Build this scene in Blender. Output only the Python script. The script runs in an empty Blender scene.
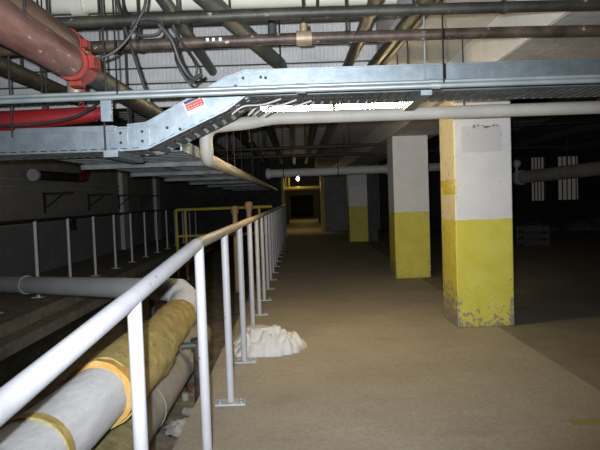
import bpy, math, random
from mathutils import Vector, Matrix, noise
random.seed(7)
C = bpy.context.scene.collection
PI = math.pi

# ------------------------------------------------------------------ geometry
class MB:
    def __init__(s): s.v = []; s.f = []; s.sm = []
    def add(s, vs, fs, smooth=False):
        o = len(s.v); s.v += [tuple(v) for v in vs]
        for f in fs: s.f.append([i + o for i in f]); s.sm.append(smooth)
        return s
    def box(s, a, b):
        x0, y0, z0 = a; x1, y1, z1 = b
        return s.add([(x0,y0,z0),(x1,y0,z0),(x1,y1,z0),(x0,y1,z0),(x0,y0,z1),(x1,y0,z1),(x1,y1,z1),(x0,y1,z1)],
                     [(0,3,2,1),(4,5,6,7),(0,1,5,4),(1,2,6,5),(2,3,7,6),(3,0,4,7)])
    def tube(s, pts, r, seg=14, cap=True):
        P = [Vector(p) for p in pts]; n = len(P)
        R = r if isinstance(r, (list, tuple)) else [r] * n
        T = []
        for i in range(n):
            a = P[max(0, i-1)]; b = P[min(n-1, i+1)]
            if 0 < i < n-1: t = ((P[i]-a).normalized() + (b-P[i]).normalized())
            else: t = b - a
            if t.length < 1e-9: t = b - a
            T.append(t.normalized() if t.length > 1e-9 else (T[-1] if T else Vector((0,0,1))))
        up = Vector((0,0,1)) if abs(T[0].z) < .9 else Vector((1,0,0))
        N = (up - T[0]*up.dot(T[0])).normalized(); vs = []
        for i in range(n):
            N = (N - T[i]*N.dot(T[i])).normalized(); B = T[i].cross(N)
            for k in range(seg):
                a = 2*PI*k/seg
                vs.append(P[i] + N*(R[i]*math.cos(a)) + B*(R[i]*math.sin(a)))
        fs = [(i*seg+k, i*seg+(k+1)%seg, (i+1)*seg+(k+1)%seg, (i+1)*seg+k) for i in range(n-1) for k in range(seg)]
        s.add(vs, fs, True)
        if cap:
            s.add(vs[:seg], [tuple(reversed(range(seg)))]); s.add(vs[-seg:], [tuple(range(seg))])
        return s
    def prism(s, poly, axis, a, b):          # poly in the two other axes
        def mk(p, t):
            if axis == 'y': return (p[0], t, p[1])
            if axis == 'x': return (t, p[0], p[1])
            return (p[0], p[1], t)
        n = len(poly)
        vs = [mk(p, a) for p in poly] + [mk(p, b) for p in poly]
        fs = [tuple(range(n)), tuple(reversed(range(n, 2*n)))] + [(i, n+i, n+(i+1)%n, (i+1)%n) for i in range(n)]
        return s.add(vs, fs)

def bend(pts, rad, n=6):                      # rounds the corners of a polyline
    P = [Vector(p) for p in pts]; out = [P[0]]
    for i in range(1, len(P)-1):
        a = (P[i-1]-P[i]); b = (P[i+1]-P[i])
        d = min(rad, a.length*.45, b.length*.45)
        A = P[i] + a.normalized()*d; B = P[i] + b.normalized()*d
        for k in range(n+1):
            t = k/n; out.append(A*(1-t)**2 + P[i]*2*t*(1-t) + B*t*t)
    out.append(P[-1]); return out

def smooth_curve(pts, n=6):                   # Catmull-Rom
    P = [Vector(p) for p in pts]; P = [P[0]] + P + [P[-1]]; out = []
    for i in range(1, len(P)-2):
        for k in range(n):
            t = k/n; a, b, c, d = P[i-1], P[i], P[i+1], P[i+2]
            out.append(.5*((2*b) + (c-a)*t + (2*a-5*b+4*c-d)*t*t + (3*b-a-3*c+d)*t**3))
    out.append(P[-2]); return out

def wloc(o):
    v = Vector(o.location)
    while o.parent: o = o.parent; v += o.location
    return v
def obj(name, mb, mat, parent=None, loc=None, label=None):
    if loc is None:
        xs = [v[0] for v in mb.v]; ys = [v[1] for v in mb.v]; zs = [v[2] for v in mb.v]
        loc = ((min(xs)+max(xs))/2, (min(ys)+max(ys))/2, min(zs))
    L = Vector(loc)
    me = bpy.data.meshes.new(name)
    me.from_pydata([tuple(Vector(v)-L) for v in mb.v], [], mb.f)
    me.polygons.foreach_set('use_smooth', mb.sm); me.materials.append(mat); me.update()
    o = bpy.data.objects.new(name, me); C.objects.link(o)
    if parent: o.parent = parent; o.location = L - wloc(parent)
    else: o.location = L
    if label: o['label'] = label
    return o
def tag(o, label, cat, group=None, kind=None):
    o['label'] = label; o['category'] = cat
    if group: o['group'] = group
    if kind: o['kind'] = kind
    return o
def thing(name, label, cat, loc, group=None):
    o = bpy.data.objects.new(name, None); C.objects.link(o); o.location = loc; o.empty_display_size = .1
    return tag(o, label, cat, group)
def struct(name, mb, mat, label=None, parent=None):
    o = obj(name, mb, mat, parent)
    if not parent:
        o['kind'] = 'structure'; o['category'] = name.split('_')[0]
        o['label'] = label or name.replace('_', ' ')
    return o

# ------------------------------------------------------------------ materials
def base_mat(name, rough=.6, metal=0.):
    m = bpy.data.materials.new(name); m.use_nodes = True
    nt = m.node_tree; b = nt.nodes['Principled BSDF']
    b.inputs['Roughness'].default_value = rough; b.inputs['Metallic'].default_value = metal
    return m, nt, b
def nd(nt, t, **k):
    n = nt.nodes.new(t)
    for a, v in k.items(): setattr(n, a, v)
    return n
def coords(nt, scale=(1,1,1), kind='Object'):
    tc = nd(nt, 'ShaderNodeTexCoord'); mp = nd(nt, 'ShaderNodeMapping'); mp.inputs['Scale'].default_value = scale
    nt.links.new(tc.outputs[kind], mp.inputs['Vector']); return mp.outputs['Vector']
def nz(nt, vec, scale, detail=5, rough=.6):
    n = nd(nt, 'ShaderNodeTexNoise'); n.inputs['Scale'].default_value = scale
    n.inputs['Detail'].default_value = detail; n.inputs['Roughness'].default_value = rough
    nt.links.new(vec, n.inputs['Vector']); return n.outputs['Fac']
def ramp(nt, fac, stops):
    r = nd(nt, 'ShaderNodeValToRGB'); e = r.color_ramp.elements
    while len(e) < len(stops): e.new(.5)
    for i, (p, c) in enumerate(stops):
        e[i].position = p; e[i].color = (c, c, c, 1) if isinstance(c, (int, float)) else (*c, 1)
    nt.links.new(fac, r.inputs['Fac']); return r.outputs['Color']
def mix(nt, fac, a, b):
    m = nd(nt, 'ShaderNodeMix', data_type='RGBA')
    for s, v in ((m.inputs[0], fac), (m.inputs[6], a), (m.inputs[7], b)):
        if isinstance(v, (int, float)): s.default_value = v
        elif isinstance(v, tuple): s.default_value = (*v, 1)
        else: nt.links.new(v, s)
    return m.outputs[2]
def mth(nt, op, a, b=None, clamp=False):
    m = nd(nt, 'ShaderNodeMath', operation=op, use_clamp=clamp)
    for i, v in enumerate((a, b)):
        if v is None: continue
        if isinstance(v, (int, float)): m.inputs[i].default_value = v
        else: nt.links.new(v, m.inputs[i])
    return m.outputs[0]
def bump(nt, b, h, strength=.3, dist=.02):
    n = nd(nt, 'ShaderNodeBump'); n.inputs['Strength'].default_value = strength; n.inputs['Distance'].default_value = dist
    nt.links.new(h, n.inputs['Height']); nt.links.new(n.outputs['Normal'], b.inputs['Normal'])
def mottled(name, c0, c1, scale=6, rough=.6, metal=0., bmp=.15, stretch=(1,1,1), lo=.35, hi=.65, spot=None):
    m, nt, b = base_mat(name, rough, metal); v = coords(nt, stretch)
    f = nz(nt, v, scale); col = mix(nt, ramp(nt, f, [(lo, 0.), (hi, 1.)]), c0, c1)
    if spot:
        g = nz(nt, v, spot[2], 3); col = mix(nt, ramp(nt, g, [(spot[1], 0.), (spot[1]+.04, 1.)]), col, spot[0])
    nt.links.new(col, b.inputs['Base Color'])
    if bmp: bump(nt, b, nz(nt, v, scale*5), bmp)
    return m
def emit(name, col, strength):
    m = bpy.data.materials.new(name); m.use_nodes = True; nt = m.node_tree; nt.nodes.clear()
    e = nd(nt, 'ShaderNodeEmission'); o = nd(nt, 'ShaderNodeOutputMaterial')
    e.inputs[0].default_value = (*col, 1); e.inputs[1].default_value = strength
    nt.links.new(e.outputs[0], o.inputs[0]); return m

M = {}
M['white_paint'] = mottled('white_paint', (.80,.80,.80), (.72,.72,.73), 5, .4, bmp=.05, spot=((.25,.22,.2), .70, 22))
M['rail_paint'] = mottled('railing_white_paint', (.50,.50,.53), (.44,.44,.47), 7, .45, bmp=.08, spot=((.14,.12,.10), .69, 26))
M['worn_rail'] = mottled('worn_rail', (.36,.33,.28), (.52,.46,.36), 9, .5, bmp=.1)
M['galv'] = mottled('galvanised_steel', (.27,.32,.36), (.40,.455,.50), 11, .45, .8, bmp=.04, lo=.3, hi=.7)
M['conduit'] = mottled('conduit_steel', (.32,.37,.38), (.42,.46,.47), 8, .4, .5, bmp=0)
M['dark_pipe'] = mottled('dark_oily_pipe', (.014,.013,.010), (.042,.040,.028), 7, .55, .1, spot=((.26,.24,.18), .66, 24))
M['brown_pipe'] = mottled('brown_iron_pipe', (.028,.019,.013), (.105,.072,.05), 9, .5, .1, spot=((.4,.35,.28), .66, 22))
M['rust_pipe'] = mottled('rust_red_pipe', (.13,.045,.035), (.26,.14,.115), 6, .45, .05, stretch=(2,.5,2), spot=((.55,.42,.36), .66, 18))
M['rust_dark'] = mottled('dusty_rust_pipe', (.07,.032,.024), (.15,.085,.065), 6, .55, .05, stretch=(2,.5,2))
M['red_paint'] = mottled('red_paint', (.26,.012,.015), (.18,.014,.016), 8, .45)
M['orange_red'] = mottled('orange_red_coupling', (.30,.03,.018), (.19,.02,.014), 14, .5)
M['green_pipe'] = mottled('grey_green_pipe', (.05,.064,.06), (.085,.10,.092), 5, .5)
M['grey_pipe'] = mottled('grey_pipe', (.42,.43,.44), (.52,.53,.54), 4, .6)
M['cream_pipe'] = mottled('cream_painted_pipe', (.60,.58,.53), (.52,.50,.45), 5, .5, bmp=.05)
M['cream_bright'] = mottled('cream_canvas', (.80,.78,.66), (.72,.70,.60), 5, .6, bmp=.1)
M['white_insul'] = mottled('white_canvas_insulation', (.74,.74,.76), (.60,.60,.62), 7, .75, bmp=.35, stretch=(1,.5,2.5))
M['grey_insul'] = mottled('dirty_canvas_insulation', (.26,.24,.20), (.36,.34,.30), 5, .8, bmp=.25)
M['yellow_insul'] = mottled('yellow_fibreglass', (.36,.26,.07), (.52,.41,.15), 12, .9, bmp=.6, spot=((.30,.20,.07), .62, 9))
M['green_insul'] = mottled('old_fibreglass', (.22,.19,.08), (.36,.31,.15), 12, .9, bmp=.6)
M['orange_insul'] = mottled('orange_fibreglass_edge', (.50,.27,.05), (.60,.38,.12), 15, .9, bmp=.5)
M['black'] = mottled('black_steel', (.010,.010,.011), (.025,.025,.026), 6, .6)
M['joist'] = mottled('dark_joist_steel', (.035,.036,.036), (.07,.07,.07), 5, .6)
M['deck'] = mottled('painted_steel_deck', (.50,.50,.51), (.62,.61,.60), 3, .6, bmp=.05)
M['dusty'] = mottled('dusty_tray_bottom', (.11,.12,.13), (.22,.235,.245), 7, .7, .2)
M['slab'] = mottled('ceiling_concrete', (.52,.52,.51), (.62,.62,.61), 2.5, .85, bmp=.3)
M['girder'] = mottled('girder_concrete', (.50,.47,.43), (.60,.58,.56), 4, .9, bmp=.5, spot=((.60,.57,.52), .60, 14))
M['cable'] = mottled('black_cable', (.02,.02,.02), (.045,.045,.04), 9, .5, bmp=0)
M['white_cable'] = mottled('white_cable', (.65,.65,.63), (.5,.5,.5), 9, .5, bmp=0)
M['dirt'] = mottled('trench_dirt', (.15,.125,.095), (.30,.26,.20), 4, .95, bmp=.8)
M['curb'] = mottled('dusty_curb_concrete', (.22,.20,.17), (.36,.33,.28), 5, .9, bmp=.4)
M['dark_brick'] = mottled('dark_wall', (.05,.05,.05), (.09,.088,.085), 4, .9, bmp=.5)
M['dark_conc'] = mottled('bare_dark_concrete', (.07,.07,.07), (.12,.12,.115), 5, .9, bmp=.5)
M['yellow_steel'] = mottled('yellow_steel', (.52,.44,.05), (.40,.33,.05), 7, .5)
M['yellow_mark'] = mottled('worn_yellow_mark', (.36,.29,.07), (.30,.25,.12), 12, .7)
M['tan'] = mottled('lamp_tinted_steel', (.50,.36,.18), (.40,.28,.14), 7, .5)  # orange tint of the lamp put into the posts' base colour
M['red_sticker'] = mottled('red_print', (.62,.06,.06), (.68,.12,.10), 30, .5, bmp=0)
M['navy_sticker'] = mottled('navy_print', (.04,.05,.12), (.06,.07,.14), 30, .5, bmp=0)
M['bag'] = mottled('white_plastic_sheet', (.60,.58,.57), (.68,.67,.66), 6, .5, bmp=.5)
M['litter'] = mottled('pale_litter', (.42,.40,.36), (.3,.28,.24), 12, .6)
M['tan_valve'] = mottled('brass_valve', (.36,.28,.18), (.26,.2,.13), 12, .5, .3)
M['tube'] = emit('fluorescent_tube', (1.0,.77,.41), 92)
M['bulb'] = emit('corridor_bulb', (1.0,.80,.42), 40)
M['pane'] = emit('dim_daylight_pane', (.92,.86,.76), .045)

def floor_mat():
    m, nt, b = base_mat('floor_concrete', .8); v = coords(nt)
    a = nz(nt, v, 1.3, 6); g = nz(nt, v, 45, 6, .75)
    c = mix(nt, ramp(nt, a, [(.3, 0.), (.7, 1.)]), (.34,.305,.25), (.43,.39,.325))
    c = mix(nt, ramp(nt, g, [(.40, 0.), (.72, .7)]), c, (.22,.18,.13))
    st = nz(nt, coords(nt, (1,1.6,1)), 2.2, 3); c = mix(nt, ramp(nt, st, [(.55, 0.), (.85, .35)]), c, (.15,.12,.09))
    nt.links.new(c, b.inputs['Base Color']); bump(nt, b, g, .15, .01); return m
M['floor'] = floor_mat()
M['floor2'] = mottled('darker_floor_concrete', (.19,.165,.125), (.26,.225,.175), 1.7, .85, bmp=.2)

def block_mat(name, c0, c1, bw=.4, bh=.2, axis='x'):
    m, nt, b = base_mat(name, .8)
    tc = nd(nt, 'ShaderNodeTexCoord'); sp = nd(nt, 'ShaderNodeSeparateXYZ'); cb = nd(nt, 'ShaderNodeCombineXYZ')
    nt.links.new(tc.outputs['Object'], sp.inputs[0])
    nt.links.new(sp.outputs['Y' if axis == 'y' else 'X'], cb.inputs[0]); nt.links.new(sp.outputs['Z'], cb.inputs[1])
    br = nd(nt, 'ShaderNodeTexBrick'); br.inputs['Scale'].default_value = 1
    br.inputs['Brick Width'].default_value = bw; br.inputs['Row Height'].default_value = bh; br.inputs['Mortar Size'].default_value = .17
    br.inputs['Color1'].default_value = (*c0, 1); br.inputs['Color2'].default_value = (*c1, 1)
    br.inputs['Mortar'].default_value = (*[x*.42 for x in c0], 1)
    nt.links.new(cb.outputs[0], br.inputs['Vector'])
    d = nz(nt, tc.outputs['Object'], 3, 5)
    c = mix(nt, ramp(nt, d, [(.5, 0.), (.8, .6)]), br.outputs['Color'], tuple(x*.7 for x in c0))
    nt.links.new(c, b.inputs['Base Color']); bump(nt, b, br.outputs['Fac'], -.4, .01); return m
M['block_left'] = block_mat('painted_block_left', (.72,.72,.71), (.78,.78,.77), axis='y')
M['block_white'] = block_mat('painted_block_white', (.58,.60,.62), (.62,.63,.65))
M['block_dark'] = block_mat('near_black_brick', (.07,.065,.06), (.10,.09,.085), .22, .075)  # very dark brick for the end wall and far right wall
M['corr_wall'] = mottled('corridor_wall', (.10,.09,.06), (.14,.12,.08), 3, .8)
M['corr_floor'] = mottled('corridor_floor', (.30,.25,.16), (.38,.32,.2), 2, .7)

def column_mat(name, plate=False, worn=.5, dab=False):
    # white upper paint, yellow band to 1.13 m, paint knocked off along the foot and the arrises
    m, nt, b = base_mat(name, .6); tc = nd(nt, 'ShaderNodeTexCoord'); sp = nd(nt, 'ShaderNodeSeparateXYZ')
    nt.links.new(tc.outputs['Object'], sp.inputs[0]); X, Y, Z = sp.outputs
    v = tc.outputs['Object']
    yel = mix(nt, ramp(nt, nz(nt, v, 4), [(.35, 0.), (.65, 1.)]), (.62,.54,.045), (.70,.63,.11))
    whi = mix(nt, ramp(nt, nz(nt, v, 3), [(.35, 0.), (.65, 1.)]), (.76,.76,.77), (.68,.68,.70))
    if plate:     # outline left by a removed notice: a grubby rectangle with old adhesive along its top
        def band(s, a, c): return mth(nt, 'MULTIPLY', mth(nt, 'GREATER_THAN', s, a), mth(nt, 'LESS_THAN', s, c))
        jx = mth(nt, 'ADD', X, mth(nt, 'MULTIPLY', mth(nt, 'SUBTRACT', nz(nt, v, 18), .5), .06))
        jz = mth(nt, 'ADD', Z, mth(nt, 'MULTIPLY', mth(nt, 'SUBTRACT', nz(nt, v, 15), .5), .06))
        r = mth(nt, 'MULTIPLY', band(jx, -.22, .20), band(jz, 1.83, 2.10))
        r = mth(nt, 'MULTIPLY', r, mth(nt, 'LESS_THAN', Y, -.28))
        whi = mix(nt, mth(nt, 'MULTIPLY', r, .38), whi, (.45,.44,.42))
        t = mth(nt, 'MULTIPLY', band(X, -.10, .17), band(jz, 2.085, 2.115))
        t = mth(nt, 'MULTIPLY', t, ramp(nt, nz(nt, v, 30, 2), [(.5, 0.), (.56, 1.)]))
        whi = mix(nt, t, whi, (.12,.11,.10))
    if dab:       # left face tinted cream in soft patches
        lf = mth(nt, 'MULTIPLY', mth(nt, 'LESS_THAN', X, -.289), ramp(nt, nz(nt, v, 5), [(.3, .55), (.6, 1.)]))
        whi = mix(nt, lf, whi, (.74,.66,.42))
    if dab:       # a swipe of yellow paint on the left face
        d = mth(nt, 'MULTIPLY', mth(nt, 'LESS_THAN', X, -.285), mth(nt, 'MULTIPLY', mth(nt, 'GREATER_THAN', Z, 1.40), mth(nt, 'LESS_THAN', Z, 1.56)))
        whi = mix(nt, mth(nt, 'MULTIPLY', d, ramp(nt, nz(nt, v, 7), [(.35, 0.), (.5, 1.)])), whi, (.62,.5,.03))
    ed = mth(nt, 'ADD', Z, mth(nt, 'MULTIPLY', mth(nt, 'SUBTRACT', nz(nt, v, 9), .5), .02))
    c = mix(nt, mth(nt, 'LESS_THAN', ed, 1.13), whi, yel)
    low = ramp(nt, Z, [(0, worn), (.55, .02), (1., 0.)])
    ax = mth(nt, 'ABSOLUTE', X); arr = ramp(nt, mth(nt, 'MULTIPLY', ax, 2), [(.46, 0.), (.60, .13)])
    bias = mth(nt, 'ADD', mth(nt, 'MULTIPLY', low, .25), arr)
    chip = mth(nt, 'GREATER_THAN', mth(nt, 'ADD', nz(nt, v, 17, 6, .7), bias), .745)
    c = mix(nt, chip, c, mix(nt, nz(nt, v, 40), (.20,.18,.15), (.38,.34,.28)))
    c = mix(nt, ramp(nt, nz(nt, v, 30, 2), [(.69, 0.), (.73, .8)]), c, (.16,.14,.12))
    nt.links.new(c, b.inputs['Base Color']); bump(nt, b, mth(nt, 'SUBTRACT', nz(nt, v, 25), chip), .35, .008); return m

# ------------------------------------------------------------------ setting
CZ = 3.2
fl = MB()
prof = [(-3.0,-.60), (2.95,0), (25.5,0), (25.5,-.3), (2.95,-.3), (-3.0,-.9)]
fl.prism(prof, 'x', -.76, 2.06)
struct('floor', fl, M['floor'], 'tan concrete walkway floor right of the white railing')
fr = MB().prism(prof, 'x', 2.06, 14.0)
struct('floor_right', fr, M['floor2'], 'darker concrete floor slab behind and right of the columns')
struct('floor_trench', MB().box((-3.55,-3,-.5), (-.76,25.5,-.3)), M['dirt'], 'dirt bottom of the pipe trench left of the railing')
struct('floor_left', MB().box((-5.5,-3,-.5), (-3.55,25.5,.05)), M['curb'], 'raised concrete ledge along the left wall')
dk = MB(); x0, x1 = -5.5, 2.06; pp = []; y = -3.0
while y < 25.4:
    pp += [(y, CZ), (y+.17, CZ), (y+.19, CZ+.03), (y+.28, CZ+.03)]; y += .30
pp.append((25.5, CZ)); k = len(pp)
dk.add([(x0, p[0], p[1]) for p in pp] + [(x1, p[0], p[1]) for p in pp], [(i, i+1, k+i+1, k+i) for i in range(k-1)])
dk.box((x0,-3,CZ+.035), (x1,25.5,CZ+.12))
struct('ceiling', dk, M['deck'], 'ribbed grey deck ceiling over the walkway')
struct('ceiling_right', MB().box((2.06,-3,CZ), (14,25.5,CZ+.12)), M['slab'], 'flat grey concrete ceiling beyond the column girder')
bh = MB(); a, e, w_ = -5.5, .76, .04; pp = []
while a < e: pp += [(a, 5.40), (a+.024, 5.40), (a+.028, 5.412), (a+.036, 5.412)]; a += w_
pp.append((e, 5.40)); k = len(pp)
bh.add([(p[0], p[1], 2.30) for p in pp] + [(p[0], p[1], CZ) for p in pp], [(i, i+1, k+i+1, k+i) for i in range(k-1)])
bh.box((-5.5,5.416,2.30), (.78,5.45,CZ))
struct('wall_bulkhead', bh, M['deck'], 'pale finely ribbed metal bulkhead above and behind the pipes')
struct('ceiling_soffit', MB().box((.80,-3,2.75), (1.6,25.5,CZ)), M['slab'], 'lower flat grey soffit beside the concrete girder')
struct('wall_left', MB().box((-5.7,-3,-.5), (-5.5,25.9,CZ+.12)), M['block_left'], 'dark painted block wall on the left')
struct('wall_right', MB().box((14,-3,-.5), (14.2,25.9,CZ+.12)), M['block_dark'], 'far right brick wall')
bw = MB(); bw.box((1.2,25.5,-.3), (3.6,25.9,CZ)); 
struct('wall_back', bw, M['block_white'], 'whitish block wall right of the far doorway')
struct('wall_back_left', MB().box((-5.5,25.5,-.5), (-.62,25.9,CZ)), M['dark_brick'], 'dark end wall left of the far doorway')
bw = MB()
wins = [(10.28,11.0), (11.45,12.45)]; wz0, wz1 = .95, 2.95
bw.box((3.6,25.5,-.3), (wins[0][0],25.9,CZ)); bw.box((wins[0][1],25.5,-.3), (wins[1][0],25.9,CZ)); bw.box((wins[1][1],25.5,-.3), (14,25.9,CZ))
for a, b in wins: bw.box((a,25.5,-.3), (b,25.9,wz0)); bw.box((a,25.5,wz1), (b,25.9,CZ))
struct('wall_back_right', bw, M['block_dark'], 'dark brick end wall with barred windows')
for i, (a, b) in enumerate(wins):
    f = MB(); t = .05
    f.box((a,25.6,wz0), (a+t,25.7,wz1)); f.box((b-t,25.6,wz0), (b,25.7,wz1)); f.box((a,25.6,wz0), (b,25.7,wz0+t)); f.box((a,25.6,wz1-t), (b,25.7,wz1)); f.box((a,25.6,1.93), (b,25.7,1.99))
    wo = struct('window_%d' % (i+1), f, M['black'], ['barred window nearer the columns in the far brick wall', 'wider barred window farther right in the far brick wall'][i])
    obj('window_pane', MB().box((a,25.72,wz0), (b,25.74,wz1)), M['pane'], wo)
    for k in range(4):
        x = a + (b-a)*(k+1)/5
        obj('window_bar', MB().box((x-.02,25.53,wz0), (x+.02,25.56,wz1)), M['black'], wo)

# far corridor
cf = MB().box((-.62,25.5,-.3), (1.9,62,0)); struct('floor_corridor', cf, M['corr_floor'], 'lamp lit floor of the far corridor')
struct('wall_corridor_left', MB().box((-.82,25.9,-.3), (-.62,62,CZ)), M['corr_wall'], 'left wall of the far corridor')
struct('wall_corridor_right', MB().box((1.9,25.9,-.3), (2.1,62,CZ)), M['corr_wall'], 'right wall of the far corridor')
struct('wall_corridor_end', MB().box((-.82,62,-.3), (2.1,62.2,CZ)), M['corr_wall'], 'dark end of the far corridor')
struct('ceiling_corridor', MB().box((-.82,25.9,2.9), (2.1,62,3.0)), M['corr_wall'], 'ceiling of the far corridor')
d = MB(); d.box((1.04,25.4,0), (1.2,25.92,2.6)); d.box((-.66,25.4,0), (-.55,25.92,2.6)); d.box((-.66,25.4,2.6), (1.2,25.92,2.75))
struct('door_1', d, M['yellow_steel'], 'yellow steel frame around the far corridor opening')
struct('wall_back_above', MB().box((-.62,25.5,2.75), (1.2,25.9,CZ)), M['dark_brick'], 'dark wall over the far corridor opening')
for i, (y, xr) in enumerate(((35, 1.25), (45, 1.25))):
    d = MB(); d.box((xr,y,0), (1.9,y+.3,2.9)); d.box((-.62,y,0), (-.5,y+.3,2.9)); d.box((-.5,y,1.75 if i else 1.9), (xr,y+.3,2.9))
    struct('door_%d' % (i+2), d, M['corr_wall'], ['first inner portal down the far corridor', 'second inner portal down the far corridor'][i])
hp = MB().tube([(-.62,26.75,1.93), (1.9,26.75,1.93)], .085)
t = thing('header_pipe', 'yellow lit pipe crossing the top of the far corridor opening', 'pipe', (.3,27.2,1.85))
obj('pipe_run', hp, M['yellow_steel'], t)
for x in (-.5, -.36): obj('hanger', MB().box((x,26.72,1.93), (x+.05,26.78,2.9)), M['yellow_steel'], t)
def bulb(x, y, z, label):
    t = thing('corridor_lamp', label, 'lamp', (x,y,z), 'lamps in the far corridor')
    g = MB(); pts = [(x,y,z), (x,y,z+.03), (x,y,z+.08), (x,y,z+.13), (x,y,z+.16)]
    obj('bulb', g.tube(pts, [.02,.055,.07,.05,.03]), M['bulb'], t)
    obj('lamp_holder', MB().tube([(x,y,z+.16),(x,y,z+.22)], .035).tube([(x,y,z+.22),(x,y,2.9)], .008), M['black'], t)
bulb(.07, 26.35, 2.28, 'bare glowing lamp visible above the yellow pipe in the far corridor')
bulb(.5, 39.5, 2.30, 'lamp farther down the far corridor between the inner portals')
for y, e in ((27.3, 26), (39.5, 30)):
    L = bpy.data.lights.new('corridor_glow', 'POINT'); L.energy = e; L.color = (1,.72,.28); L.shadow_soft_size = .08
    o = bpy.data.objects.new('corridor_glow', L); C.objects.link(o); o.location = (.07 if y < 30 else .5, y, 2.15)

# ------------------------------------------------------------------ columns and girder
def column(y, label, mat, top):
    o = obj('concrete_column', MB().box((1.645,y,0), (2.245,y+.60,top)), mat, None, (1.945,y+.30,0))
    bv = o.modifiers.new('b', 'BEVEL'); bv.width = .012; bv.segments = 2
    tag(o, label, 'column', 'painted concrete columns'); return o
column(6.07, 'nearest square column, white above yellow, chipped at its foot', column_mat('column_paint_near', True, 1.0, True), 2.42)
column(9.9, 'middle square column, white above yellow, second from the viewer', column_mat('column_paint_mid', False, .7), 2.42)
column(18.6, 'farthest square column, dim white above yellow beside a dark block', column_mat('column_paint_far', False, .3), 2.42)
tag(obj('dark_upright', MB().box((2.25,18.62,0), (2.56,19.1,2.42)), M['dark_conc']), 'dark upright block touching the right side of the farthest column', 'pier')  # dark upright box filling the strip beside the far column
g = obj('concrete_girder', MB().box((1.60,-2.9,2.42), (2.42,25.5,CZ)), M['girder'])
obj('painted_face', MB().box((1.585,-2.9,2.425), (1.599,25.45,2.75)), M['white_paint'], g, label='white painted side of the girder')
tag(g, 'rough concrete girder running over the column tops', 'girder')

# ------------------------------------------------------------------ main railing
rl = thing('railing', 'white pipe railing along the edge of the tan walkway', 'railing', (-.5,2.96,0))
def rail_z(y): return 1.195 if y >= 2.96 else 1.195 - (2.96-y)*.115
def rail_x(y): return -.515 if y >= 2.96 else -.515 - (2.96-y)*.066
near = MB().tube([(rail_x(.1),.1,rail_z(.1)), (-.515,2.93,1.192)], .032, 18)
far = MB().tube([(-.515,2.93,1.192), (-.515,2.99,1.195), (-.5,25.2,1.22)], .030, 14)
obj('handrail', near, M['rail_paint'], rl, label='clean white near length of the handrail, sloping down toward the viewer')
obj('handrail', far, M['worn_rail'], rl, label='worn tan and grey far length of the handrail')
def post(parent, x, y, z0, z1, r, plate=True, mat='rail_paint'):
    p = obj('post', MB().tube([(x,y,z0), (x,y,z1)], r, 14), M[mat], parent)
    if plate:
        bp = MB().box((x-.105,y-.06,z0), (x+.105,y+.06,z0+.012))
        obj('base_plate', bp, M['grey_pipe'], p)
        if y < 9:
            for sx in (-.075,.075):
                X_, Y_ = x+sx, y-.03
                obj('bolt', MB().tube([(X_,Y_,z0+.012),(X_,Y_,z0+.024),(X_,Y_,z0+.0241),(X_,Y_,z0+.045)], [.016,.016,.009,.009], 8), M['conduit'], p)
    return p
post_y = [2.0] + [2.975+1.045*k for k in range(22)]; i = 0
for y in post_y:
    if y > 25: break
    x = rail_x(y)+.005
    post(rl, x, y, 0 if y >= 2.95 else -(2.95-y)*.1, rail_z(y)-.01, .0255, True)
# ------------------------------------------------------------------ left railing
lr = thing('railing', 'dim thin railing on the ledge along the left wall', 'railing', (-4,12,.05))
obj('handrail', MB().tube([(-4,3,1.22), (-4,24.8,1.25)], .022, 10), M['dark_pipe'], lr)
for k in range(14):
    y = 6.34 + 1.27*k
    p = obj('post', MB().tube([(-4,y,.05), (-4,y,1.225)], .026, 10), M['white_paint'], lr)
    obj('base_plate', MB().box((-4.08,y-.06,.05), (-3.92,y+.06,.062)), M['white_paint'], p)
# yellow guard frame across the trench
yr = thing('guard_rail', 'yellow steel guard frame across the trench behind the white railing', 'guardrail', (-1.6,13,-.3))
obj('top_rail', MB().tube([(-2.7,13,1.27), (-.56,13,1.275)], .035), M['yellow_steel'], yr)
obj('mid_rail', MB().tube([(-2.7,13,.68), (-.56,13,.69)], .03), M['yellow_steel'], yr)
for x in (-2.7,-2.5,-.85): obj('post', MB().tube([(x,13,-.3), (x,13,1.27)], .032), M['yellow_steel'], yr)
for i, (x, y, z) in enumerate(((-1.18,11.0,1.33), (-.88,10.6,1.40))):
    t = thing('standpipe', ['left of two tan capped standpipes behind the railing', 'right of two tan capped standpipes, nearer the railing'][i], 'pipe', (x,y,-.3), 'tan standpipes in the trench')
    obj('pipe_run', MB().tube([(x,y,-.3), (x,y,z-.12)], .05), M['tan'], t)
    obj('cap', MB().tube([(x,y,z-.14),(x,y,z-.03),(x,y,z)], [.075,.075,.05]), M['tan'], t)

# ------------------------------------------------------------------ left wall fittings
def bracket(y, k, label):
    t = thing('wall_bracket', label, 'bracket', (-5.5,y,1.3), 'brackets on the left wall')
    obj('upright', MB().box((-5.5,y-.03,1.30), (-5.46,y+.03,1.74)), M['black'], t)
    obj('arm', MB().box((-5.5,y-.03,1.70), (-4.85,y+.03,1.75)), M['black'], t)
    obj('brace', MB().prism([(-5.47,1.42),(-5.43,1.42),(-5.05,1.70),(-5.11,1.70)], 'y', y-.02, y+.02), M['black'], t)
for k, y in enumerate((12.7,15.4,18.0,20.6)):
    bracket(y, k, 'black shelf bracket on the left wall, %s from the viewer' % ['nearest','second','third','fourth'][k])
for k, (z, r, lab) in enumerate(((1.98,.02,'upper'), (1.83,.015,'middle'), (1.08,.018,'lower'))):
    o = obj('conduit', MB().tube([(-5.47,4,z), (-5.47,25.4,z+.05)], r, 8), M['grey_pipe'])
    tag(o, lab+' thin grey conduit running along the left wall', 'conduit', 'conduits on the left wall')
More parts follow.
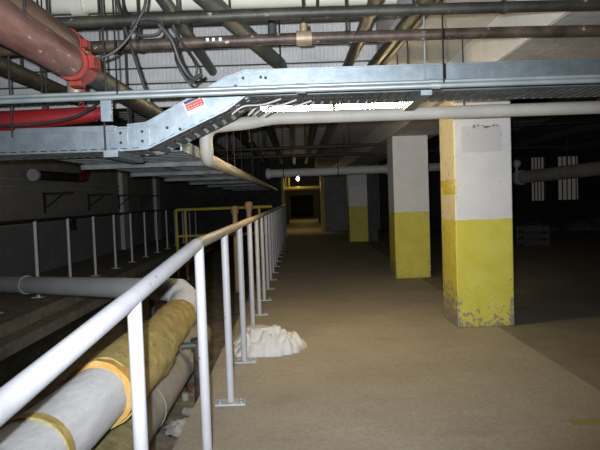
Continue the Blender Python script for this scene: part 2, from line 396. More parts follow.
for k, y in enumerate((18.1,22.4)):
    o = obj('wall_pilaster', MB().box((-5.5,y,.05), (-5.38,y+.55,2.9)), M['white_paint'])
    tag(o, ['paler upright pilaster on the left wall, the nearer one', 'paler upright pilaster on the left wall, the farther one'][k], 'pilaster', 'pilasters on the left wall')
dp = thing('drain_pipe', 'black drain pipe with red elbow high on the left wall', 'pipe', (-5.15,12.7,1.95))
obj('pipe_run', MB().tube([(-5.15,11.5,2.07), (-5.15,13.7,2.10)], .10), M['black'], dp)
obj('pipe_cap', MB().tube([(-5.15,11.46,2.07), (-5.15,11.56,2.07)], .12), M['grey_pipe'], dp)
obj('elbow', MB().tube(bend([(-5.15,13.7,2.10), (-5.15,14.3,2.12), (-5.15,14.4,2.5)], .35), .115), M['red_paint'], dp)
obj('riser', MB().tube([(-5.15,14.4,2.5), (-5.15,14.4,CZ)], .10), M['black'], dp)
o = obj('wall_box', MB().box((-5.5,14.1,.85), (-5.42,14.3,1.15)), M['black']); tag(o, 'small black box on the left wall below the brackets', 'box')

# ------------------------------------------------------------------ trench pipes
def lerp(a, b, t): return tuple(a[i]+(b[i]-a[i])*t for i in range(3))
ip = thing('insulated_pipe', 'white and yellow insulated pipe running beside the near railing', 'pipe', (-.93,3.2,.3))
ax = [(-.935,.6,.60), (-.93,3.4,.52), (-.985,4.75,.50)]
def axis_at(y):
    for a, b in zip(ax, ax[1:]):
        if y <= b[1]: return lerp(a, b, (y-a[1])/(b[1]-a[1]))
    return ax[-1]
def wob(y0, y1, r, amp, sc, seed, n=26, seg=32):
    m = MB(); vs = []
    for i in range(n+1):
        y = y0+(y1-y0)*i/n; c = axis_at(y)
        for k in range(seg):
            a = 2*PI*k/seg; q = Vector((math.cos(a)*sc*r*4, y*sc, math.sin(a)*sc*r*4+seed))
            rr = r + amp*noise.noise(q)
            vs.append((c[0]+rr*math.cos(a), y, c[2]+rr*math.sin(a)))
    fs = [(i*seg+k, (i+1)*seg+k, (i+1)*seg+(k+1)%seg, i*seg+(k+1)%seg) for i in range(n) for k in range(seg)]
    m.add(vs, fs, True); m.add(vs[:seg], [tuple(range(seg))]); m.add(vs[-seg:], [tuple(reversed(range(seg)))]); return m
obj('canvas_jacket', wob(.6, 2.62, .135, .006, 2.5, 0), M['white_insul'], ip, label='white canvas jacket over the near length')
obj('jacket_band', MB().tube([axis_at(1.93), axis_at(1.98)], .141, 32), M['yellow_insul'], ip, label='yellowish band around the white jacket')
obj('insulation_edge', wob(2.60, 2.66, .163, .012, 9, 4, 3), M['orange_insul'], ip, label='torn orange edge where the jacket stops')
obj('fibreglass', wob(2.66, 3.62, .166, .016, 6, 8), M['yellow_insul'], ip, label='bare yellow fibreglass, near sleeve')
obj('fibreglass', wob(3.60, 4.66, .140, .014, 6, 12), M['yellow_insul'], ip, label='bare yellow fibreglass, far sleeve')
obj('elbow', MB().tube(bend([(-.985,4.64,.50), (-.985,5.0,.57), (-1.09,5.13,.63)], .1), .122, 24), M['white_insul'], ip, label='white canvas elbow at the far end')
obj('stand', MB().box((-1.34,1.2,-.3), (-1.27,1.3,.44)).box((-1.34,1.2,.38), (-.80,1.3,.44)), M['black'], ip)
cp = thing('crossing_pipe', 'white pipe crossing over the trench from the left', 'pipe', (-2.6,6.4,.4))
A, B = (-1.085,5.125,.645), (-4.6,7.95,.43)
obj('pipe_run', MB().tube([A, B], .10, 24), M['grey_pipe'], cp)
for t_ in (.60, .78): obj('flange', MB().tube([lerp(A,B,t_), lerp(A,B,t_+.018)], .110, 24), M['grey_pipe'], cp)
q = lerp(A, B, .08)
obj('stand', MB().tube([(q[0],q[1],-.3), (q[0],q[1],q[2]-.09)], .03), M['black'], cp)
lp = thing('lower_pipe', 'larger dirty insulated pipe low in the trench under the yellow one', 'pipe', (-1.04,3,-.06))
obj('old_fibreglass', MB().tube([(-1.04,.6,.12), (-1.04,3.05,.12)], .178, 28), M['green_insul'], lp, label='greenish old fibreglass near length')
obj('canvas_jacket', MB().tube([(-1.04,3.05,.12), (-1.04,5.6,.12)], .17, 28), M['grey_insul'], lp, label='grey canvas jacket far length')
obj('jacket_band', MB().tube([(-1.04,3.62,.12), (-1.04,3.66,.12)], .175, 28), M['grey_insul'], lp)
for y in (1.5,5.4): obj('saddle', MB().box((-1.16,y,-.3), (-.92,y+.12,-.045)), M['dark_conc'], lp)
sv = thing('standing_valve', 'dark upright pipe stub with grey side branch under the walkway edge', 'pipe', (-.812,4.52,-.3))
obj('pipe_run', MB().tube([(-.812,4.52,-.3), (-.812,4.52,.28)], .043, 16), M['brown_pipe'], sv)
obj('side_branch', MB().tube([(-.93,4.45,.305), (-.735,4.50,.305)], .028, 12), M['green_pipe'], sv)
obj('valve_body', MB().tube([(-.815,4.50,.25), (-.815,4.50,.35)], .05, 14), M['brown_pipe'], sv)
o = obj('trench_pipe', MB().tube([(-2.9,1.0,-.18), (-3.0,20,-.18)], .11, 16), M['dark_pipe']); tag(o, 'dark pipe lying on the dirt at the left of the trench', 'pipe')
o = obj('concrete_curb', MB().box((-3.54,-2.5,-.3), (-3.3,25.4,-.1)), M['curb']); tag(o, 'low dusty concrete curb along the left side of the trench', 'curb')
# litter
def crumple(cx, cy, z, sx, sy, sz, seed, amp=.35, sc=2.2, nu=60, nv=26):
    m = MB(); vs = []
    for j in range(nv+1):
        ph = PI*j/nv
        for i in range(nu):
            a = 2*PI*i/nu; d = Vector((math.sin(ph)*math.cos(a), math.sin(ph)*math.sin(a), math.cos(ph)))
            q = d*sc + Vector((seed, seed*.7, 0))
            rg = 1-abs(noise.noise(q))*2; rg2 = 1-abs(noise.noise(q*2.3))*2; rg3 = 1-abs(noise.noise(q*5))*2
            k = 1 + amp*(rg*.5+rg2*.35+rg3*.18-.45)
            vs.append((cx+sx*k*d.x, cy+sy*k*d.y, z+max(0.0, sz*k*d.z)))
    fs = [(j*nu+i, (j+1)*nu+i, (j+1)*nu+(i+1)%nu, j*nu+(i+1)%nu) for j in range(nv) for i in range(nu)]
    return m.add(vs, fs, True)
def sheet():
    m = MB(); nu, nv = 200, 60; vs = []
    cs = [Vector((random.uniform(-.5,.5), random.uniform(-.35,.35), random.uniform(0, .2))) for _ in range(70)]
    for j in range(nv+1):
        t = j/nv
        for i in range(nu):
            a = 2*PI*i/nu; ca, sa = math.cos(a), math.sin(a)
            k = 1 + .17*noise.noise(Vector((ca*1.6, sa*1.6, 2))) + .12*noise.noise(Vector((ca*6, sa*6, 7)))
            x = .355*k*ca*t; y = .25*k*sa*t
            hl = .21*math.exp(-((x+.11)/.15)**2-((y-.03)/.20)**2) + .15*math.exp(-((x-.14)/.20)**2-(y/.24)**2) + .04
            # faceted crumple: distance between the two nearest crease centres
            p = Vector((x, y, 0)); ds = sorted(((p.x-c.x)**2+((p.y-c.y)*1.3)**2, c.z) for c in cs)[:2]
            e = min(1, (ds[1][0]**.5-ds[0][0]**.5)/.05)
            q = Vector((x*6+y*4, y*9-x*2, .3)); w1 = 1-abs(noise.noise(q))*2.4; w2 = 1-abs(noise.noise(q*2.6+Vector((3,1,0))))*2
            env = max(0, 1-t**7)**.5
            z = env*hl*(.62+.28*e*(.5+ds[0][1]*4)+.20*w1+.13*w2)
            z = max(0.0, min(z, .215))
            vs.append((-.335+x+.03*w1*env*(1-t), 5.415+y+.03*w2*env*(1-t), .004+z))
    fs = [(j*nu+i, (j+1)*nu+i, (j+1)*nu+(i+1)%nu, j*nu+(i+1)%nu) for j in range(nv) for i in range(nu)]
    m.add(vs, fs, True); m.add([(v[0], v[1], .001) for v in vs[-nu:]], [tuple(reversed(range(nu)))]); return m
tag(obj('plastic_sheet', sheet(), M['bag']), 'crumpled white plastic sheet lying on the floor behind the railing posts', 'plastic sheet')
tag(obj('bottle_cap', MB().tube([(-1.03,5.0,-.3), (-1.03,5.0,-.24)], .03, 16), M['litter']), 'small white cap lying in the trench by the pipe', 'litter', None)
tag(obj('paper_cup', MB().tube([(-.96,4.62,-.265), (-.84,4.55,-.255)], [.032,.045], 16), M['litter']), 'pale crushed cup on the trench bottom under the walkway edge', 'cup')
s = crumple(-.92,4.3,-.3,.12,.10,.08,2.2,.6,2.2,30,14)
tag(obj('plastic_scrap', s, M['litter']), 'torn pale plastic scrap in the trench beside the walkway edge', 'litter')
s = crumple(-1.0,5.25,-.3,.07,.06,.06,6.2,.5,2.2,24,12)
tag(obj('rag', s, M['rust_dark']), 'brownish rag lump on the trench bottom behind the white cap', 'rag')
# yellow mark
tag(obj('paint_mark', MB().box((1.60,3.42,0.0005), (2.02,3.50,.002)), M['yellow_mark']), 'yellow paint dash on the tan floor near the right edge', 'floor marking')
# right background
def rubble(x, y, s, seed, label):
    m = crumple(x, y, .003, s*1.3, s, s*.55, seed, .6, 2.0, 30, 14)
    tag(obj('rubble_pile', m, M['dark_conc']), label, 'rubble')
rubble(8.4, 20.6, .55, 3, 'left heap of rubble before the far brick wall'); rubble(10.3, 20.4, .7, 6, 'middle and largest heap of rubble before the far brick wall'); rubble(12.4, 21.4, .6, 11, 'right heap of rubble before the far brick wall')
ct = thing('wooden_crate', 'dark slatted crate standing on the dim floor right of the near column', 'crate', (6.1,15.2,0))
for z in (.02,.2,.38):
    obj('slat', MB().box((5.8,14.9,z), (6.45,14.93,z+.12)), M['dark_brick'], ct); obj('slat', MB().box((5.8,15.5,z), (6.45,15.53,z+.12)), M['dark_brick'], ct)
for x in (5.8,6.4):
    for y in (14.93,15.45): obj('corner_post', MB().box((x,y,0), (x+.05,y+.05,.52)), M['dark_brick'], ct)
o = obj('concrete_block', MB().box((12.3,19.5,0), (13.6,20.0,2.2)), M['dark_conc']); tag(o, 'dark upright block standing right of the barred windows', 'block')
rp = thing('duct_pipe', 'large dim grey pipe crossing in front of the barred windows', 'pipe', (7,14,1.7))
A, B = (6.15,16,1.80), (7.3,12.6,1.915)
obj('pipe_run', MB().tube([A,B], .17, 20), M['grey_insul'], rp); obj('end_flange', MB().tube([lerp(A,B,-.03), lerp(A,B,.02)], .20, 20), M['grey_pipe'], rp)
obj('hanger', MB().tube([(6.7,14.4,2.0), (6.7,14.4,CZ)], .012, 8), M['black'], rp)
obj('vent_ball', MB().tube([(6.05,16,2.08),(6.05,16,2.12),(6.05,16,2.2),(6.05,16,2.26),(6.05,16,2.29)], [.05,.1,.12,.09,.03]), M['grey_pipe'], rp)
obj('vent_riser', MB().tube([(6.05,16,1.85),(6.05,16,2.1)], .03, 10), M['grey_pipe'], rp)

# ------------------------------------------------------------------ cable tray across the walkway
ty0, ty1 = 3.70, 4.15
tr = thing('cable_tray', 'galvanised cable tray crossing the walkway and dropping down to the left', 'cable tray', (.5,3.92,2.07))
H = .15
def side(pts, y, th=.012):
    n = len(pts); poly = [(p[0], p[1]) for p in pts] + [(p[0], p[2]) for p in reversed(pts)]
    return MB().prism(poly, 'y', y, y+th)
hi = 2.067; lo = 1.752
secs = {'upper': [(-.30,hi,hi+H),(3.3,hi-.02,hi-.02+H+.01)], 'slope': [(-.98,lo+.015,lo+.13+H*.0+.045),(-.42,hi-.105,hi+.075),(-.30,hi,hi+H)], }
upper = [(-.30,hi,hi+H+.003),(1.5,hi-.005,hi+H),(3.3,hi-.02,hi+H-.01)]
slope = [(-1.05,lo,lo+.155),(-.93,lo+.005,lo+.165),(-.42,hi-.085,hi+.115),(-.30,hi,hi+H+.003)]
lower = [(-3.2,lo,lo+.135),(-1.05,lo,lo+.14)]
for nm, pts in (('side_rail', upper), ('offset_bend', slope), ('side_rail', lower)):
    p = obj(nm, side(pts, ty0), M['galv'], tr)
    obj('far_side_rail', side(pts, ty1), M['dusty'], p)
    fl_ = MB()
    for a, b in zip(pts, pts[1:]):   # folded lips along the top and bottom edge
        for kz in (1, 2):
            fl_.add([(a[0],ty0-.012,a[kz]-.006),(b[0],ty0-.012,b[kz]-.006),(b[0],ty0+.03,b[kz]-.006),(a[0],ty0+.03,a[kz]-.006),(a[0],ty0-.012,a[kz]+.006),(b[0],ty0-.012,b[kz]+.006),(b[0],ty0+.03,b[kz]+.006),(a[0],ty0+.03,a[kz]+.006)],
                    [(0,3,2,1),(4,5,6,7),(0,1,5,4),(1,2,6,5),(2,3,7,6),(3,0,4,7)])
    obj('lip', fl_, M['galv'], p)
# top cover over part of the lower run
cv = MB().box((-1.75,ty0-.016,lo+.118), (-1.13,ty1+.02,lo+.155)); obj('cover', cv, M['galv'], tr)
# slatted bottom
rg = MB()
def rungs(pts, step=.062, wd=.040):
    for a, b in zip(pts, pts[1:]):
        L = math.hypot(b[0]-a[0], b[1]-a[1]); k = int(L/step)
        for i in range(k):
            t = (i+.2)/k; t2 = min(1, t+wd/L)
            xa, za = a[0]+(b[0]-a[0])*t, a[1]+(b[1]-a[1])*t; xb, zb = a[0]+(b[0]-a[0])*t2, a[1]+(b[1]-a[1])*t2
            rg.add([(xa,ty0,za),(xb,ty0,zb),(xb,ty1,zb),(xa,ty1,za),(xa,ty0,za+.012),(xb,ty0,zb+.012),(xb,ty1,zb+.012),(xa,ty1,za+.012)],
                   [(0,3,2,1),(4,5,6,7),(0,1,5,4),(1,2,6,5),(2,3,7,6),(3,0,4,7)])
for p in (lower, slope, upper): rungs(p)
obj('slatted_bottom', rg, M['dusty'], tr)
for cx, cz in ((-1.09,lo+.02),(-.955,lo+.025),(-.31,hi+.02)):
    sp_ = MB().box((cx-.03,ty0-.018,cz), (cx+.035,ty0-.004,cz+.11))
    sp_ = obj('splice_plate', sp_, M['galv'], tr)
    for dz in (.025,.085): obj('bolt', MB().tube([(cx,ty0-.026,cz+dz),(cx,ty0-.01,cz+dz)], .009, 8), M['dark_pipe'], sp_)
for x, z in ((-.80,lo+.13),(-.72,lo+.12),(-.40,hi+.03),(-.2,hi+.11),(-.17,hi+.105),(-.36,hi+.06)): obj('bolt', MB().tube([(x,ty0-.012,z),(x,ty0+.002,z)], .009, 8), M['dark_pipe'], tr)
# warning sticker on the slope (tilted with it)
a0 = Vector((-.665,ty0-.003,lo+.20)); du = Vector((.52,0,.20)).normalized()*.13; dv = Vector((-.36,0,.93)).normalized()*.095
def quad(o0, u, v, t=.0025):
    m = MB(); c = [o0, o0+u, o0+u+v, o0+v]; k = Vector((0,-t,0))
    return m.add(c+[p+k for p in c], [(0,1,2,3),(4,7,6,5),(0,4,5,1),(1,5,6,2),(2,6,7,3),(3,7,4,0)])
st = obj('warning_sticker', quad(a0, du, dv), M['white_paint'], tr, label='red, navy and white warning sticker')
obj('red_field', quad(a0+du*.05+dv*.28+Vector((0,-.0025,0)), du*.9, dv*.45, .001), M['red_sticker'], st)
obj('navy_field', quad(a0+du*.05+dv*.76+Vector((0,-.0025,0)), du*.75, dv*.2, .001), M['navy_sticker'], st)
ln = MB()
for k in range(2):
    for j in range(5):
        q = quad(a0+du*(.12+.16*j)+dv*(.36+.17*k)+Vector((0,-.0036,0)), du*.10, dv*.035, .0006); ln.add(q.v, q.f)
obj('print_lines', ln, M['white_paint'], st)
def rod(parent, x, y, z0, z1=CZ, r=.006, mat='black', name='hanger_rod'):
    if z1 == CZ: z1 = 2.75 if .8 < x < 1.6 else 2.42 if 1.6 < x < 2.42 else CZ
    return obj(name, MB().tube([(x,y,z0), (x,y,z1)], r, 8), M[mat], parent)
for x, z in ((.825,hi-.03),(2.6,hi-.05),(-1.185,lo-.02),(-1.76,lo+.10)):
    for y in (ty0-.035, ty1+.05): rod(tr, x, y, z, CZ, .006, 'conduit' if x == .825 and y < 4 else 'black')
obj('strut', MB().box((.79,ty0-.06,hi-.045), (.86,ty1+.09,hi-.004)), M['galv'], tr)
obj('strut', MB().box((-1.19,ty0-.06,lo-.045), (-1.10,ty1+.09,lo-.004)), M['galv'], tr)
obj('strut', MB().box((2.55,ty0-.06,hi-.075), (2.65,ty1+.09,hi-.034)), M['galv'], tr)
# cables lying in the tray, spilling at the bend
for i in range(7):
    yy = ty0+.07+i*.05; zz = .02+random.random()*.03
    pts = [(-3,yy,lo+zz),(-1.1,yy,lo+zz),(-.95,yy,lo+zz+.01),(-.40,yy,hi-.06+zz),(-.25,yy,hi+zz),(1.2,yy,hi+zz),(3.2,yy,hi+zz-.01)]
    tag(obj('tray_cable', MB().tube(pts, .012, 6), M['white_cable' if i % 3 == 1 else 'cable']),
        ('pale' if i % 3 == 1 else 'black')+' cable lying in the galvanised cable tray', 'cable', ('pale' if i % 3 == 1 else 'black')+' cables in the tray')
cbm = MB()
for i in range(6):
    x = -.33+.05*i; yy = ty0+.06+.03*i
    cbm = None; pts = smooth_curve([(x-.12,yy,hi-.10),(x-.04,yy-.02,hi-.045-.01*(i%3)),(x+.08,yy+.02,hi-.03-.012*(i%2)),(x+.2,yy,hi-.012)])
    tag(obj('loose_cable', MB().tube(pts, .006, 6), M['white_cable' if i % 2 else 'cable']), 'loose %s cable sagging in a tangle under the tray bend' % ('pale' if i % 2 else 'black'), 'cable', 'loose %s cables at the bend' % ('pale' if i % 2 else 'black'))

# conduits in front of the tray
for i, (z, dz, r, lab) in enumerate(((1.968,.022,.014,'lower'), (2.0,.012,.010,'upper'))):
    t = thing('conduit', lab+' thin steel conduit running in front of the cable tray', 'conduit', (0,3.1,z), 'conduits before the tray')
    obj('conduit_run', MB().tube([(-3.2,3.1+.03*i,z-.005), (0,3.1+.03*i,z+dz*.5), (3,3.1+.03*i,z+dz*.2)], r, 12), M['conduit'], t)
    for x in (.04,.75): obj('coupling', MB().tube([(x-.025,3.1+.03*i,z+dz*.5), (x+.025,3.1+.03*i,z+dz*.5-.002)], r*1.35, 12), M['conduit'], t)
    for x in (-1.60,-.93,.80): rod(t, x, 3.115, z, CZ, .005)
bk = thing('strut_bracket', 'grey steel strut bracket hanging beside the conduits at left', 'bracket', (-1.0,3.2,1.88))
obj('channel', MB().box((-1.04,3.17,1.86), (-.985,3.20,2.02)), M['galv'], bk); rod(bk, -1.012, 3.185, 2.02)

# ------------------------------------------------------------------ overhead pipes along X
def xpipe(name, label, pts, r, mat, couplings=(), rods=(), cm=None, rodr=.007):
    P = [Vector(p) for p in pts]
    t = thing(name, label, 'pipe', tuple((P[0]+P[-1])/2 - Vector((0,0,r))))
    obj('pipe_run', MB().tube(P, r, 16), M[mat], t)
    def at(x):
        for a, b in zip(P, P[1:]):
            if min(a.x,b.x) <= x <= max(a.x,b.x): return a + (b-a)*((x-a.x)/(b.x-a.x))
        return P[-1]
    for x in couplings:
        c = at(x); obj('coupling', MB().tube([c-Vector((.045,0,0)), c+Vector((.045,0,0))], r*1.28, 16), M[cm or mat], t)
    for x in rods:
        c = at(x); rod(t, x, c.y, c.z, 2.75 if .8 < x < 1.6 else 2.42 if 1.6 < x < 2.42 else CZ, rodr, 'dark_pipe')
        obj('clamp', MB().tube([c-Vector((.012,0,0)), c+Vector((.012,0,0))], r*1.15, 16), M['dark_pipe'], t)
    return t
p1 = xpipe('sprinkler_pipe', 'uppermost dark oily pipe crossing under the ceiling', [(-2.6,3.05,2.34),(0,3.05,2.363),(3.2,3.05,2.345)], .029, 'dark_pipe', (), (-1.25,-.58,1.1))
p2 = xpipe('sprinkler_pipe', 'brown pipe crossing just above the cable tray with a ribbed coupling', [(-2.6,3.5,2.335),(0,3.5,2.357),(1.4,3.5,2.35),(3.4,3.5,2.315)], .033, 'brown_pipe', (.075,), (.33,.075,-.9), 'tan_valve')
obj('coupling_nut', MB().tube([(.075,3.5,2.38),(.075,3.5,2.44)], .024, 6), M['tan_valve'], p2)
for a in (-.50,-.465,-.425): obj('paint_mark', MB().box((a,3.463,2.347),(a+.016,3.468,2.366)), M['white_paint'], p2, label='small white paint mark')
wt = xpipe('insulated_pipe', 'cream insulated pipe high across the top left of the view', [(-2.3,4.35,2.90),(.78,4.35,2.89)], .075, 'cream_bright', (-1.85,-1.55), (-1.2,.2))
gp = xpipe('grey_pipe', 'dim grey pipe crossing beyond the middle column at ceiling height', [(-.72,14,2.05),(3.6,14,2.075)], .10, 'grey_pipe', (-.66,2.2), (-.3,1.0,3.0))
for i, (y, z, lab) in enumerate(((12,2.30,'lower'),(10.8,2.36,'upper'))):
    xpipe('sprinkler_pipe', lab+' thin black pipe crossing far under the ceiling above the grey pipe', [(-1.6,y,z),(1.58,y,z+.01)], .028, 'black', (), (-.6,.2,1.0))
for i, (y, z, y2) in enumerate(((9,2.62,10.5),(12,2.75,11),(13.5,2.42,13.5))):
    xpipe('sprinkler_pipe', ['nearest','middle','farthest'][i]+' black pipe under the dark ceiling right of the near column', [(2.5,y,z),(12,y2,z)], .035, 'black', (), (4.5,7))

# along Y
def ypipe(name, label, pts, r, mat, rods=(), seg=18, dark=True):
    P = [Vector(p) for p in pts]
    t = thing(name, label, 'pipe', tuple((P[0]+P[-1])/2-Vector((0,0,r))))
    obj('pipe_run', MB().tube(P, r, seg), M[mat], t)
    for k in rods:
        c = P[0]+(P[1]-P[0])*k; rod(t, c.x, c.y, c.z, 2.75 if c.x > .8 else CZ, .008, 'dark_pipe')
    return t
ypipe('ceiling_pipe', 'dark pipe running away under the ceiling, left of the paired ones', [(.53,2.9,2.60),(.50,5.398,2.60)], .043, 'dark_pipe', (.4,))
ypipe('ceiling_pipe', 'left of two dark paired pipes running away under the ceiling', [(.87,2.9,2.60),(.725,5.398,2.60)], .042, 'dark_pipe', (.4,))
ypipe('ceiling_pipe', 'right of two dark paired pipes running away under the ceiling', [(.975,2.9,2.64),(.83,5.6,2.64)], .034, 'dark_pipe', (.4,))
gg = thing('drain_pipe', 'grey green pipe slanting under the ceiling with an elbow turned down', 'pipe', (-.4,4.0,2.3))
obj('pipe_run', MB().tube(bend([(-.66,2.75,2.61),(-.16,5.0,2.60),(-.10,5.22,2.60),(-.095,5.25,2.33)], .15), .06, 18), M['green_pipe'], gg)
rod(gg, -.40, 3.9, 2.62, CZ)
ypipe('drain_pipe', 'shorter grey green pipe slanting beside the coiled black cable', [(-.76,2.9,2.62),(-.73,5.398,2.60)], .04, 'green_pipe', (.6,))
t = thing('riser_pipe', 'short grey pipe dropping from the ceiling with a flange near the top centre', 'pipe', (-.13,4.6,2.6))
obj('pipe_run', MB().tube([(-.15,4.6,CZ),(-.15,4.6,2.66)], .032), M['green_pipe'], t); obj('flange', MB().tube([(-.15,4.6,2.66),(-.15,4.6,2.62)], .045), M['conduit'], t)

# rusty mains, upper left
big = thing('rusty_main', 'big dusty red pipe coming toward the viewer at upper left', 'pipe', (-1.07,2,2.03))
obj('pipe_run', MB().tube([(-1.055,.4,2.09),(-1.07,2.80,2.10)], .078, 24), M['rust_pipe'], big)
obj('coupling', MB().tube([(-1.07,2.86,2.10),(-1.07,3.0,2.10)], .081, 20), M['orange_red'], big)
for a, e in (((-1.10,2.9,2.0),(-1.04,2.96,2.03)), ((-1.0,2.88,2.08),(-.965,2.98,2.14))): obj('coupling_bolt', MB().box(a, e), M['orange_red'], big)
obj('dark_run', MB().tube([(-1.07,2.8,2.10),(-1.06,4.6,2.10)], .058, 20), M['dark_pipe'], big)
rod(big, -1.03, 2.3, 2.14)
b2 = thing('rusty_main', 'second dusty red pipe above and behind the big one at upper left', 'pipe', (-1.15,2,2.2))
obj('pipe_run', MB().tube([(-1.13,.4,2.23),(-1.15,3.04,2.24)], .072, 24), M['rust_dark'], b2)
obj('coupling', MB().tube([(-1.15,3.02,2.24),(-1.15,3.12,2.24)], .078, 20), M['orange_red'], b2)
for a, e in (((-1.09,3.03,2.22),(-1.05,3.10,2.26)), ((-1.2,3.03,2.28),(-1.12,3.10,2.318))): obj('coupling_bolt', MB().box(a, e), M['orange_red'], b2)
obj('elbow', MB().tube([(-1.15,3.1,2.24),(-1.15,3.22,2.24)], .06, 20), M['dark_pipe'], b2)
rod(b2, -1.15, 2.5, 2.24)
t = thing('sprinkler_valve', 'small brass valve with a red and white chain below the red coupling', 'valve', (-1.27,3.42,1.99))
obj('valve_body', MB().tube([(-1.27,3.45,2.02),(-1.27,3.45,2.06),(-1.27,3.45,2.12),(-1.27,3.45,2.15)], [.03,.05,.05,.03]), M['tan_valve'], t)
obj('stem', MB().tube([(-1.27,3.45,2.15),(-1.27,3.48,2.31)], .014, 8), M['orange_red'], t)
ch = MB()
for k in range(7):
    a = k*.9; c = Vector((-1.215+.012*math.sin(a), 3.40, 2.14-.024*k))
    ch.tube([c+Vector((.012*math.cos(q), 0 if k%2 else .01*math.sin(q), .016*math.sin(q))) for q in [i*PI/5 for i in range(11)]], .004, 5)
obj('chain', ch, M['orange_red'], t)
rp2 = thing('red_pipe', 'bright red pipe lying behind the lower left cable tray', 'pipe', (-2.2,3.92,1.92))
obj('pipe_run', MB().tube([(-3.3,3.92,1.99),(-1.9,3.92,1.985),(-1.32,3.92,2.02)], [.075,.075,.05], 20), M['red_paint'], rp2)
obj('end_cap', MB().tube([(-1.34,3.92,2.02),(-1.26,3.92,2.022)], .045), M['red_paint'], rp2)
rod(rp2, -1.7, 3.99, 2.0)
o = ypipe('ceiling_pipe', 'dark pipe sloping away behind the rusty mains at far left', [(-1.9,3.0,2.33),(-1.95,5.398,2.38)], .06, 'dark_pipe', (.5,))

# cream pipe under the tray
A = Vector((2.9,5.0,2.10)); pc = [A, (-.20,5.0,2.103), (-.40,4.95,2.06), (-.735,4.85,2.03), (-.735,4.85,1.76), (-.73,5.4,1.76), (-.70,20,1.76)]
cr = thing('cream_pipe', 'cream pipe below the tray turning down then away above the railing', 'pipe', (.5,5,2.04))
obj('pipe_run', MB().tube(bend(pc, .12, 7), .055, 20), M['cream_pipe'], cr)
obj('riser', MB().tube(bend([(-.10,5.0,2.105),(-.33,5.0,2.11),(-.335,5.0,2.3)], .11), .052, 18), M['cream_pipe'], cr)
for x in (-.1,1.45,2.6): rod(cr, x, 5.0, 2.1)
for y in (7,10,14): rod(cr, -.73, y, 1.76)

# fluorescent fitting behind the tray
fx = thing('fluorescent_light', 'bright fluorescent fitting glowing behind the cable tray and cream pipe', 'light', (.38,5.6,2.24))
fy = 5.60
obj('housing', MB().box((-.38,fy-.045,2.306), (1.12,fy+.045,2.335)), M['white_paint'], fx)
for a, b in ((-.335,.365),(.40,1.06)):
    obj('tube', MB().tube([(a,fy,2.272),(b,fy,2.272)], .027, 14), M['tube'], fx)
for x in (-.35,.382,1.075): obj('lamp_holder', MB().box((x-.014,fy-.035,2.235), (x+.014,fy+.035,2.31)), M['black'], fx)
obj('end_bracket', MB().prism([(1.07,2.20),(1.13,2.20),(1.22,2.34),(1.14,2.34)], 'y', fy-.08, fy+.05), M['joist'], fx)
for x in (-.25,1.0): rod(fx, x, fy, 2.33)

# trays running away above the trench
for i, (xa, xb) in enumerate(((-1.92,-1.40),(-1.34,-.83))):
    t = thing('cable_tray', ['left of two long cable trays running away over the trench','right of two long cable trays, beside the receding cream pipe'][i], 'cable tray', ((xa+xb)/2,12,1.78), 'long trays over the trench')
    for x in (xa, xb-.012): obj('side_rail', MB().box((x,4.3,1.79), (x+.012,21,1.88)), M['galv'], t)
    m = MB()
    y = 4.35
    while y < 21: m.box((xa+.012,y,1.79), (xb-.012,y+.10,1.80)); y += .16
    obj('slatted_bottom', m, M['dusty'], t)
    if i:
        for y in (5.4,7.0,8.8,10.8,13,15.5,18):
            obj('strut', MB().box((-1.98,y,1.748), (-.80,y+.042,1.789)), M['dusty'], t)
            for x in (-1.96,-.815): rod(t, x, y+.02, 1.75)
    else:
        for y in (6,10,15): rod(t, (xa+xb)/2, y, 1.79)

# ------------------------------------------------------------------ joists and purlins
for k, x in enumerate((-3.6,-2.4,-1.3,-.55,-.05,.42)):
    m = MB(); m.box((x-.06,8.2,2.90), (x+.06,25.45,2.93)); m.box((x-.012,8.2,2.93), (x+.012,25.45,3.17)); m.box((x-.06,8.2,3.17), (x+.06,25.45,3.2))
    tag(obj('ceiling_joist', m, M['joist']), '%s dark steel joist from the left under the far ceiling' % ['first','second','third','fourth','fifth','sixth'][k], 'joist', 'steel joists under the deck')
for k, z in enumerate((3.00,2.80,2.64,2.50)):
    m = MB().box((-5.45,5.36,z), (.78,5.398,z+.008)).box((-5.45,5.36,z), (.78,5.366,z+.03))
    tag(obj('angle_bar', m, M['grey_pipe']), '%s thin grey angle bar fixed across the ribbed bulkhead' % ['uppermost','second from the top','third from the top','lowest'][k], 'angle bar', 'angle bars on the bulkhead')
for k, (x, z) in enumerate(((4.2,2.9),(6.5,2.9),(9,2.9))):
    m = MB(); m.box((x-.07,6,2.9), (x+.07,25.45,2.93)); m.box((x-.015,6,2.93), (x+.015,25.45,3.17)); m.box((x-.07,6,3.17), (x+.07,25.45,3.2))
    tag(obj('ceiling_joist', m, M['joist']), '%s dark steel joist right of the concrete girder' % ['first','second','third'][k], 'joist', 'steel joists right of the girder')
# free hanging rods
for k, (x, y, z) in enumerate(((-1.75,3.3,2.02),(-.42,5.9,2.45),(-.30,7.0,2.3),(-.6,7.8,2.2))):
    m = MB().tube([(x,y,z),(x,y,CZ)], .010, 8).tube([(x,y,z-.01),(x,y,z+.02)], .02, 6)
    tag(obj('hanger_rod', m, M['dark_pipe']), ['thin hanger rod left of the rusty mains','thin hanger rod just left of the grey green elbow','thin hanger rod behind the cream pipe riser','farthest thin hanger rod over the long trays'][k], 'rod', 'loose hanger rods')
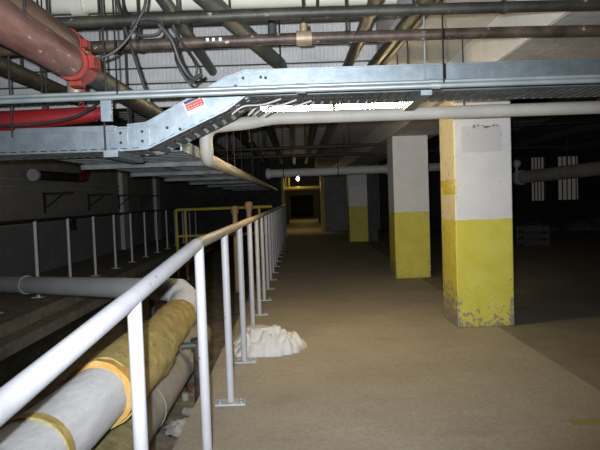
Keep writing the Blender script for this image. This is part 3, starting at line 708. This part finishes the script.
# cables
def cable(label, pts, r=.008, mat='cable', n=7):
    tag(obj('hanging_cable', MB().tube(smooth_curve(pts, n), r, 8), M[mat]), label, 'cable', 'hanging cables')
cable('black cable swooping from the ceiling down to the red coupling', [(-.72,2.95,3.19),(-.71,2.95,2.5),(-.76,2.95,2.32),(-.86,2.95,2.19),(-.98,2.95,2.14),(-1.15,2.97,2.16),(-1.3,2.97,2.19)])
cable('black cable loop drooping past the sticker', [(-.66,3.28,2.42),(-.63,3.27,2.3),(-.60,3.05,2.15),(-.535,3.03,2.02),(-.50,3.05,2.06),(-.50,3.05,2.12),(-.58,3.26,2.25),(-.66,3.27,2.37)], .007)
ang = [i*2*PI/14 for i in range(43)]
cable('coil of black cable hung on the dark upper pipe', [(-.72+(.075+.006*math.sin(3*a))*math.cos(a), 2.99-.006*a*.3, 2.29+(.05+.008*math.cos(2*a))*math.sin(a)) for a in ang], .006, 'cable', 2)
cable('black cable drooping from the coil behind the conduits', [(-.66,2.96,2.3),(-.60,2.97,2.22),(-.57,3.0,2.12),(-.52,3.04,2.045),(-.47,3.06,2.07)], .012)
cable('thin black cable slanting from the ceiling past the red coupling', [(-1.0,3.3,3.19),(-.97,3.3,2.6),(-.9,3.3,2.3),(-.82,3.3,2.02),(-.8,3.25,1.98)], .008)
cable('grey cord sagging along the lower left tray to the bracket', [(-2.3,3.62,1.915),(-1.7,3.6,1.915),(-1.35,3.55,1.94),(-1.12,3.4,2.0),(-1.0,3.25,2.02)], .009)

# ------------------------------------------------------------------ light
def light(name, kind, loc, energy, color, **k):
    L = bpy.data.lights.new(name, kind); L.energy = energy; L.color = color
    for a, v in k.items(): setattr(L, a, v)
    o = bpy.data.objects.new(name, L); C.objects.link(o); o.location = loc; return o
H0 = 1.4; f = 583.0; r = math.radians(2.0)
d = Vector(((297-300)/f, (225-200)/f, -1)).normalized()
v = Vector((-math.sin(r), math.cos(r), 0)); u = (v - d*v.dot(d)).normalized(); xx = d.cross(u)
rot = Matrix((xx, d, u)).to_4x4()
flash = light('camera_flash', 'SPOT', (-.05,0,H0+.05), 810, (.90,.95,1.0), spot_size=math.radians(82), spot_blend=1.0, shadow_soft_size=.012)
flash.matrix_world = Matrix.Translation(flash.location) @ rot @ Matrix.Rotation(math.radians(4), 4, 'X')
w = bpy.data.worlds.new('world'); bpy.context.scene.world = w; w.use_nodes = True
w.node_tree.nodes['Background'].inputs[0].default_value = (.5,.55,.65,1); w.node_tree.nodes['Background'].inputs[1].default_value = .012

# ------------------------------------------------------------------ camera
cam = bpy.data.cameras.new('camera'); co = bpy.data.objects.new('camera', cam); C.objects.link(co)
cam.sensor_width = 36; cam.lens = f/600*36; cam.clip_start = .02; cam.clip_end = 200
co.matrix_world = Matrix.Translation((0,0,H0)) @ rot
sc = bpy.context.scene; sc.camera = co
sc.view_settings.view_transform = 'Standard'; sc.view_settings.look = 'None'; sc.view_settings.gamma = 1
sc.view_settings.use_curve_mapping = False; sc.view_settings.exposure = .2
